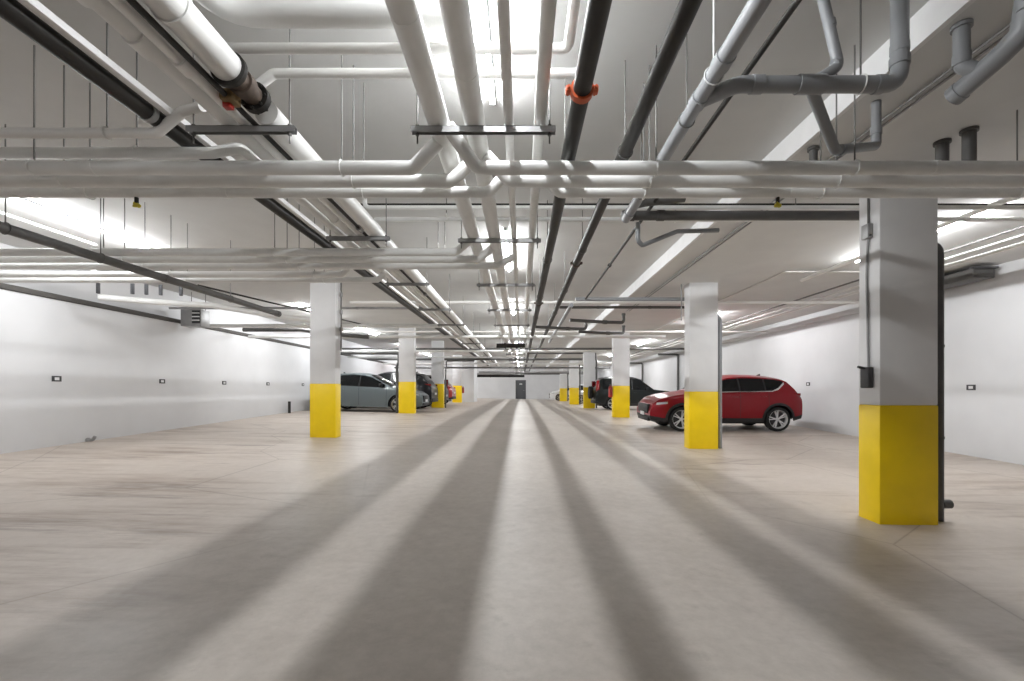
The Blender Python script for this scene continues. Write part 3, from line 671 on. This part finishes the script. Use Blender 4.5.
def make_car(name, spec, paint, label, cx, cd, flip, cat='car', group='parked cars'):
    L, Wd, wb, fo = spec['L'], spec['W'], spec['wb'], spec['fo']
    R, zs = spec['R'], spec['sill']
    top, belt, kroof = spec['top'], spec['belt'], spec.get('kroof', .70)
    Ra = R + .055; clad = spec.get('clad', .0)
    root = empty(name)
    wheels_s = (fo, fo + wb)
    zw = R
    def plan(s):
        ef, er = s, L - s
        v = 1.
        if ef < .75: v -= spec.get('nose', .20) * (1 - ef/.75) ** 2.2
        if er < .5: v -= spec.get('tail', .13) * (1 - er/.5) ** 2.2
        return v
    def zt(s): return interp(top, s)
    def zb(s): return min(interp(belt, s), zt(s) - .03)
    def ze(s):
        h = zt(s) - zb(s)
        return zt(s) - min(.075, h * .55)
    def xoff(s, z):
        ef, er = s, L - s
        o = 0
        if ef < .6: o -= (1 - ef/.6)**1.5 * spec.get('noseslope', .25) * max(0, z - .52) ** 1.3 + (1 - ef/.6)**1.5 * .25 * max(0, .42 - z)
        if er < .4: o += (1 - er/.4)**1.5 * (.12 * max(0, z - .75) ** 1.2 + .3 * max(0, .45 - z))
        return o
    def lows(s):
        zl = zs + .06 * clamp((.35 - s)/.35) + .10 * clamp((.4 - (L - s))/.4); z1 = zl + clad
        if not clad: z1 = zl + .05
        for w in wheels_s:
            dx = abs(s - w)
            if dx < Ra: zl = max(zl, zw + math.sqrt(Ra*Ra - dx*dx))
            ro = Ra + (.065 if clad else .02)
            if dx < ro: z1 = max(z1, zw + math.sqrt(ro*ro - dx*dx))
        return zl, max(z1, zl + .012)
    def yside(s, z):
        zm = .62 * (zs + .45) / .65
        q = (z - zm) / .42
        return Wd/2 * plan(s) * (1 - .035 * q * q)
    def upper(s, z):   # greenhouse side at height z
        b, e = zb(s), ze(s)
        t = clamp((z - b) / max(1e-4, e - b))
        yb = yside(s, b) - .012
        kr = 1 - (1 - kroof) * clamp((e - b) / .45)
        yr = min(yb - .01, Wd/2 * plan(s) * kr)
        return yb + (yr - yb) * (t ** 1.15)
    def P(s, y, z): return Vector((L/2 - s + xoff(s, z), y, z))
    st = set()
    n = 76
    for i in range(n + 1): st.add(round(L * i / n, 4))
    for k in range(9): st.add(round(.02 * k * k * .15 + .0, 4)); st.add(round(L - .003 * k * k, 4))
    for w in wheels_s:
        for a in (-1, 1):
            st.add(round(w + a * Ra, 4)); st.add(round(w + a * (Ra - .002), 4)); st.add(round(w + a * (Ra - .02), 4)); st.add(round(w + a*(Ra-.05), 4))
            if clad: st.add(round(w + a * (Ra + .065), 4)); st.add(round(w + a * (Ra + .06), 4)); st.add(round(w + a * (Ra + .045), 4))
    for s_, _ in top: st.add(s_)
    st = sorted(x for x in st if 0 <= x <= L)
    NS, NU, NT = 8, 6, 6
    def half(s):
        zl, z1 = lows(s); b, e, t = zb(s), ze(s), zt(s)
        b = max(b, z1 + .02)
        lo = [(yside(s, zl), zl), (yside(s, z1), z1)]
        up = []
        for i in range(1, NS + 1):
            z = z1 + (b - z1) * i / NS
            y = yside(s, z)
            if i == NS: y -= .008
            up.append((y, z))
        for i in range(1, NU + 1):
            z = b + (max(e, b + .004) - b) * i / NU
            up.append((upper(s, z), z))
        yr, zr = up[-1]
        for i in range(1, NT + 1):
            v = i / NT
            up.append((yr * (1 - v), zr + (max(t, zr + .002) - zr) * (1 - (1 - v) ** 2.2)))
        return lo, up
    body = MB(); cl = MB()
    rows_b, rows_c = [], []
    for s in st:
        lo, up = half(s)
        full = [lo[1]] + up
        row = [P(s, y, z) for y, z in full] + [P(s, -y, z) for y, z in full[-2::-1]]
        rows_b.append(row)
        rows_c.append(([P(s, y + .008, z) for y, z in lo], [P(s, -y - .008, z) for y, z in lo]))
    body.grid(rows_b)
    for row in (rows_b[0], rows_b[-1]): body.add(row, [tuple(range(len(row)))])
    body.build('body', paint, root, 28)
    cl.grid([a for a, _ in rows_c]); cl.grid([b for _, b in rows_c])
    cl.add(rows_c[0][0] + rows_c[0][1][::-1], [(0,1,2,3)]); cl.add(rows_c[-1][0] + rows_c[-1][1][::-1], [(0,1,2,3)])
    cl.build('lower_cladding' if clad else 'sill_panel', M['plastic'] if clad else paint, root, 40)
    # underbody and wheel housings
    u = MB(); u.box((-L/2 + .25, -Wd/2 + .30, .20), (L/2 - .30, Wd/2 - .30, .62))
    u.box((L/2 - wheels_s[1] + Ra, -Wd/2 + .06, zs + .01), (L/2 - wheels_s[0] - Ra, Wd/2 - .06, zs + .12))
    for w in wheels_s:
        for sd in (-1, 1):
            arc0, arc1 = [], []
            for k in range(17):
                a = PI * k / 16
                arc0.append((L/2 - w + Ra * math.cos(a), sd * (Wd/2 - .06), zw + Ra * math.sin(a)))
                arc1.append((L/2 - w + Ra * math.cos(a), sd * (Wd/2 - .31), zw + Ra * math.sin(a)))
            u.grid([arc0, arc1])
    u.build('underbody', M['plastic'], root)
    # wheels
    ty, rm, bk = wheel_meshes(R, .22, spec.get('spokes', 5), None)
    first = None
    for w in wheels_s:
        for sd in (1, -1):
            if first is None:
                wh = ty.build('wheel', M['tyre'], root, 40)
                rim = rm.build('rim', M[spec.get('rim', 'alloy')], wh, 40)
                hub = bk.build('brake_disc', M['rim_dark'], wh, 40)
                first = wh
            else:
                wh = copy_tree(first, root)
            wh.location = (L/2 - w, sd * (Wd/2 - .125), R)
            wh.rotation_euler = (0, .3 * w, PI if sd > 0 else 0)
    # glass on the greenhouse sides
    off = .006
    def side_patch(nm, s0, s1, lo, hi, m, lift=off, both=True, fn=upper, nn=12):
        for sd in ((1, -1) if both else (1,)):
            t = MB(); rws = []
            for i in range(nn + 1):
                s = s0 + (s1 - s0) * i / nn
                a, b = lo(s), hi(s)
                b = max(b, a + .003)
                rws.append([P(s, sd * (fn(s, a + (b - a) * j / 4) + lift), a + (b - a) * j / 4) for j in range(5)])
            t.grid(rws); t.build(nm, M[m] if isinstance(m, str) else m, root, 60)
    kk = spec.get('kick', (99, 100, 0))
    glo = lambda s: zb(s) + .025 + kk[2] * clamp((s - kk[0]) / (kk[1] - kk[0]))
    g0, g1 = spec['glass']; piv = spec['pillars']
    def ghi(s):
        h = ze(s) - .035
        if s > spec['rear_cut'] and kk[2] == 0: h = min(h, zb(s) + .03 + (ze(spec['rear_cut']) - .035 - zb(s) - .03) * clamp((g1 - s) / (g1 - spec['rear_cut'])) ** .8)
        return h
    edges = [g0] + list(piv) + [g1]
    for a, b in zip(edges, edges[1:]):
        side_patch('side_window', a + .025, b - .025, glo, ghi, 'glass', nn=16)
    for pv in piv:
        side_patch('window_pillar', pv - .025, pv + .025, glo, ghi, 'plastic', .004, nn=2)
    if spec.get('trim', True):
        side_patch('window_trim', g0, g1, lambda s: glo(s) - .024 - (.03 if s > kk[0] else 0), lambda s: glo(s), 'chrome' if spec.get('chrome') else 'plastic', .008)
    # windscreen and rear window on the top surface
    def top_patch(nm, s0, s1, wfrac, m, lift=.006):
        t = MB(); rws = []
        for i in range(11):
            s = s0 + (s1 - s0) * i / 10
            zr, z1 = ze(s), zt(s); yr = upper(s, zr)
            row = []
            for j in range(13):
                f = -wfrac + 2 * wfrac * j / 12
                v = 1 - abs(f)
                row.append(P(s, yr * f, zr + (z1 - zr) * (1 - (1 - v) ** 2.2)) + Vector((0, 0, lift)) + Vector((lift * (1 if s < L/2 else -1), 0, 0)))
            rws.append(row)
        t.grid(rws); t.build(nm, M[m] if isinstance(m, str) else m, root, 60)
    top_patch('windscreen', *spec['screen'], .93, 'glass')
    top_patch('rear_window', *spec['rearscreen'], .86, 'glass')
    # lamps
    hz = spec['lampz']
    side_patch('headlamp', .10, .44, lambda s: hz - .03 + .10 * s, lambda s: hz + .035 + .08 * s, 'lamp_clear', .01, fn=yside)
    tz0, tz1 = spec['tail_lamp']
    side_patch('tail_lamp', L - spec.get('lamp_len', .32), L - .02, lambda s: tz0 + .1 * clamp((L - s) / .4), lambda s: tz1, 'lamp_red', .01, fn=(lambda s, z: yside(s, z) if z < zb(s) else upper(s, z)))
    def face_box(nm, x, y0, y1, z0, z1, m, dep=.03, bev=.008, lb=None):
        t = MB(); t.box((x - dep, y0, z0), (x + dep, y1, z1), bev); o = t.build(nm, M[m], root)
        if lb: o['label'] = lb
    fx = L/2
    face_box('grille', fx - .035, -.50, .50, hz - .28, hz - .02, 'plastic', .05)
    face_box('lower_grille', fx - .03, -.55, .55, .27, .38, 'plastic', .04)
    face_box('number_plate', fx + .02, -.20, .20, .42, .52, 'plate', .008, 0)
    face_box('number_plate', -fx - .025, -.20, .20, .68 if not spec.get('boxy') else .55, .78 if not spec.get('boxy') else .65, 'plate', .02, 0)
    face_box('rear_bumper', -fx + .02, -.72, .72, .34, .52, 'plastic', .05, .02)
    for sd in (-1, 1):
        zc = (tz0 + tz1) / 2
        x_t = -L/2 - .3 * 0
        t = MB(); t.box((-fx + .04, sd * .76 - .10, tz0), (-fx + .10, sd * .76 + .03, tz1), .015); t.build('tail_lamp', M['lamp_red'], root)
        # mirror
        sm = spec['mirror']; ym = upper(sm, zb(sm) + .08)
        t = MB(); t.box((L/2 - sm - .06, sd * (ym + .12) - .11, zb(sm) + .02), (L/2 - sm + .06, sd * (ym + .12) + .11, zb(sm) + .17), .035)
        t.box((L/2 - sm - .02, sd * (ym + .02) - .06, zb(sm) + .03), (L/2 - sm + .02, sd * (ym + .02) + .06, zb(sm) + .07), .01)
        t.build('wing_mirror', paint if not spec.get('darkmirror') else M['plastic'], root)
        for sh in spec['handles']:
            zh = zb(sh) - .13
            t = MB(); yh = yside(sh, zh)
            t.box((L/2 - sh - .10, sd * (yh + .012) - .014, zh - .014), (L/2 - sh + .10, sd * (yh + .012) + .014, zh + .014), .009); t.build('door_handle', paint, root)
    for sl in spec['seams']:
        side_patch('door_seam', sl - .005, sl + .005, lambda s: lows(s)[1] + .02, lambda s: zb(s) - .005, 'plastic', .002, fn=yside, nn=1)
    if spec.get('antenna'):
        s = spec['antenna']; t = MB()
        q = P(s, 0, zt(s)); t.add([q + Vector((.09, 0, -.005)), q + Vector((-.05, .025, -.01)), q + Vector((-.05, -.025, -.01)), q + Vector((-.06, 0, .065))], [(0,1,3),(0,3,2),(1,2,3),(0,2,1)]); t.build('roof_antenna', M['plastic'], root)
    if spec.get('rails'):
        for sd in (-1, 1):
            t = MB(); pts = [P(s, sd * (upper(s, ze(s)) - .03), ze(s) + .055) for s in (1.9, 2.4, 3.0, 3.5, 3.9)]
            t.tube(pts, .016, 8, .05); t.build('roof_rail', M['plastic'], root)
    if spec.get('spoiler'):
        s = spec['spoiler']; t = MB(); w = upper(s, ze(s)) * .95
        q = P(s, 0, ze(s)); t.box((q.x - .16, -w, q.z - .0), (q.x + .10, w, q.z + .05), .015); t.build('spoiler', paint, root)
    if spec.get('spare'):
        t = ty.build('spare_wheel', M['tyre'], root, 40)
        t.location = (-fx - .13, .0, .92); t.rotation_euler = (0, 0, PI/2)
        c = MB(); c.lathe([(0, -.115), (R*.6, -.115), (R*.72, -.10)], seg=32); cc = c.build('cover', M['plastic'], t)
        cc2 = MB(); cc2.lathe([(0, .105), (R*.6, .105), (R*.72, .10)], seg=32); cc2.build('cover', M['plastic'], t)
    # rest on the sloping floor
    e = .2
    tx = (floor_rel(cx + e, cd) - floor_rel(cx - e, cd)) / (2 * e); td = (floor_rel(cx, cd + e) - floor_rel(cx, cd - e)) / (2 * e)
    up_ = Vector((-tx, -td, 1)).normalized()
    fw = Vector((-1 if flip else 1, 0, 0)); fw = (fw - up_ * fw.dot(up_)).normalized(); lf = up_.cross(fw)
    rot = Matrix((fw, lf, up_)).transposed().to_4x4()
    root.matrix_world = Matrix.Translation(W(cx, cd, floor_rel(cx, cd) + .002)) @ rot
    tag(root, label, cat, group)
    return root

SUV = dict(L=4.29, W=1.84, wb=2.72, fo=.86, R=.345, sill=.27, clad=.11,
    top=[(0,.78),(.05,.87),(.2,.955),(.6,1.04),(1.0,1.10),(1.3,1.15),(1.65,1.36),(1.95,1.52),(2.2,1.585),(2.6,1.615),(3.1,1.605),(3.5,1.575),(3.75,1.53),(3.86,1.48),(4.10,1.22),(4.18,1.14),(4.24,1.07),(4.29,.95)],
    belt=[(0,.74),(.15,.87),(.5,.96),(1.0,1.04),(1.5,1.09),(2.4,1.11),(3.2,1.12),(3.7,1.13),(4.05,1.11),(4.29,.92)],
    glass=(1.52, 3.78), pillars=(2.50, 3.22), rear_cut=3.3, kick=(3.5, 3.78, .24), screen=(1.36, 2.05), rearscreen=(3.88, 4.08), lampz=.77, tail_lamp=(1.0, 1.08),
    mirror=1.68, handles=(2.35, 3.15), seams=(1.45, 2.50, 3.30), chrome=True, antenna=3.45, noseslope=.5, spokes=5, tail=.10)
def scaled(sp, kx, kz, **kw):
    q = dict(sp); q.update(L=sp['L']*kx, wb=sp['wb']*kx, fo=sp['fo']*kx, lampz=sp['lampz']*kz, mirror=sp['mirror']*kx)
    q['top'] = [(a*kx, b*kz) for a, b in sp['top']]; q['belt'] = [(a*kx, b*kz) for a, b in sp['belt']]
    for k in ('glass', 'pillars', 'screen', 'rearscreen', 'handles', 'seams'): q[k] = tuple(a*kx for a in sp[k])
    for k in ('antenna', 'spoiler', 'rear_cut'):
        if k in sp: q[k] = sp[k]*kx
    if 'kick' in sp: q['kick'] = (sp['kick'][0]*kx, sp['kick'][1]*kx, sp['kick'][2]*kz)
    q['tail_lamp'] = tuple(a*kz for a in sp['tail_lamp'])
    q.update(kw); return q
HATCH = dict(L=4.3, W=1.79, wb=2.63, fo=.88, R=.325, sill=.20, clad=0.,
    top=[(0,.66),(.06,.74),(.25,.83),(.6,.90),(1.0,.965),(1.2,1.0),(1.65,1.22),(2.05,1.40),(2.35,1.465),(2.8,1.485),(3.3,1.46),(3.75,1.40),(3.9,1.36),(4.12,1.06),(4.22,1.0),(4.3,.88)],
    belt=[(0,.62),(.2,.72),(.5,.80),(1.0,.87),(1.6,.915),(2.4,.935),(3.3,.965),(3.9,.99),(4.3,.85)],
    glass=(1.45, 3.85), pillars=(2.5, 3.3), rear_cut=3.25, screen=(1.24, 2.12), rearscreen=(3.92, 4.1), lampz=.66, tail_lamp=(.84, .95),
    mirror=1.62, handles=(2.35, 3.2), seams=(1.4, 2.5, 3.4), antenna=3.4, spoiler=3.82, noseslope=.45, spokes=5, darkmirror=True)
BOXY = dict(L=4.4, W=1.79, wb=2.62, fo=.86, R=.345, sill=.28, clad=.09, boxy=True,
    top=[(0,.78),(.05,.88),(.25,.95),(.6,1.0),(1.0,1.04),(1.28,1.08),(1.65,1.36),(1.95,1.58),(2.15,1.66),(2.6,1.70),(3.3,1.70),(3.95,1.68),(4.12,1.64),(4.2,1.52),(4.32,1.15),(4.36,1.0),(4.4,.9)],
    belt=[(0,.74),(.2,.86),(.5,.92),(1.0,.96),(1.6,.985),(2.4,1.0),(3.3,1.01),(4.0,1.02),(4.3,.98),(4.4,.86)],
    glass=(1.5, 4.05), pillars=(2.45, 3.25), rear_cut=3.95, lamp_len=.2, screen=(1.3, 2.08), rearscreen=(4.16, 4.31), lampz=.76, tail_lamp=(.98, 1.50), tail=.08,
    mirror=1.66, handles=(2.3, 3.15), seams=(1.45, 2.45, 3.35), noseslope=.35, spokes=5, rails=True, kroof=.76, darkmirror=True)
red = make_car('red_suv', SUV, M['paint_red'], 'bright red SUV parked behind the second right column', 5.82, 13.72, True)
make_car('hatchback_car', scaled(HATCH, 1., 1.06, fo=.95), M['paint_grey'], 'grey-green hatchback parked between the first two left columns', -6.12, 18.98, False)
make_car('black_suv', scaled(SUV, 1.06, 1.09, chrome=False), M['paint_black'], 'black SUV with red tail lamps beyond the grey hatchback', -6.4, 21.75, True)
make_car('dark_car', BOXY, M['paint_black'], 'dark car tail just beyond the third left column', -6.35, 25.2, True)
make_car('red_car', scaled(SUV, 1.06, 1.), M['paint_crimson'], 'red car showing a thin slice beside the fourth left column', -6.45, 28.3, True)
make_car('dark_suv', scaled(BOXY, 1., 1.04, spare=True), M['paint_dark'], 'dark boxy SUV with spare wheel on its tail, right side', 6.15, 24.95, False)
make_car('white_hatchback', HATCH, M['paint_white'], 'white hatchback slice between the fourth and fifth right columns', 5.95, 36.2, True)
make_car('white_car', scaled(HATCH, 1.05, 1.1), M['paint_white'], 'white car nosing out past the farthest right column', 5.1, 45.6, True)

# ------------------------------------------------------------------ world, camera, view
w = bpy.data.worlds.new('World'); S.world = w; w.use_nodes = True
w.node_tree.nodes['Background'].inputs[0].default_value = (1, 1, 1, 1)
w.node_tree.nodes['Background'].inputs[1].default_value = .02
cam = bpy.data.cameras.new('camera'); co = bpy.data.objects.new('camera', cam); COL.objects.link(co)
co.location = (0, 0, CAMZ); co.rotation_euler = (PI/2, 0, 0)
cam.sensor_width = 36; cam.lens = 36 * F / 1024
cam.shift_x = -(VX - 512) / 1024; cam.shift_y = (VY - 340.5) / 1024
cam.clip_start = .05; cam.clip_end = 200
S.camera = co
S.view_settings.view_transform = 'Standard'; S.view_settings.look = 'None'
S.view_settings.exposure = .12; S.view_settings.gamma = 1.; S.view_settings.use_curve_mapping = False
S.cycles.max_bounces = 10; S.cycles.diffuse_bounces = 6; S.cycles.glossy_bounces = 4
S.cycles.use_denoising = True
S.cycles.sample_clamp_indirect = 8
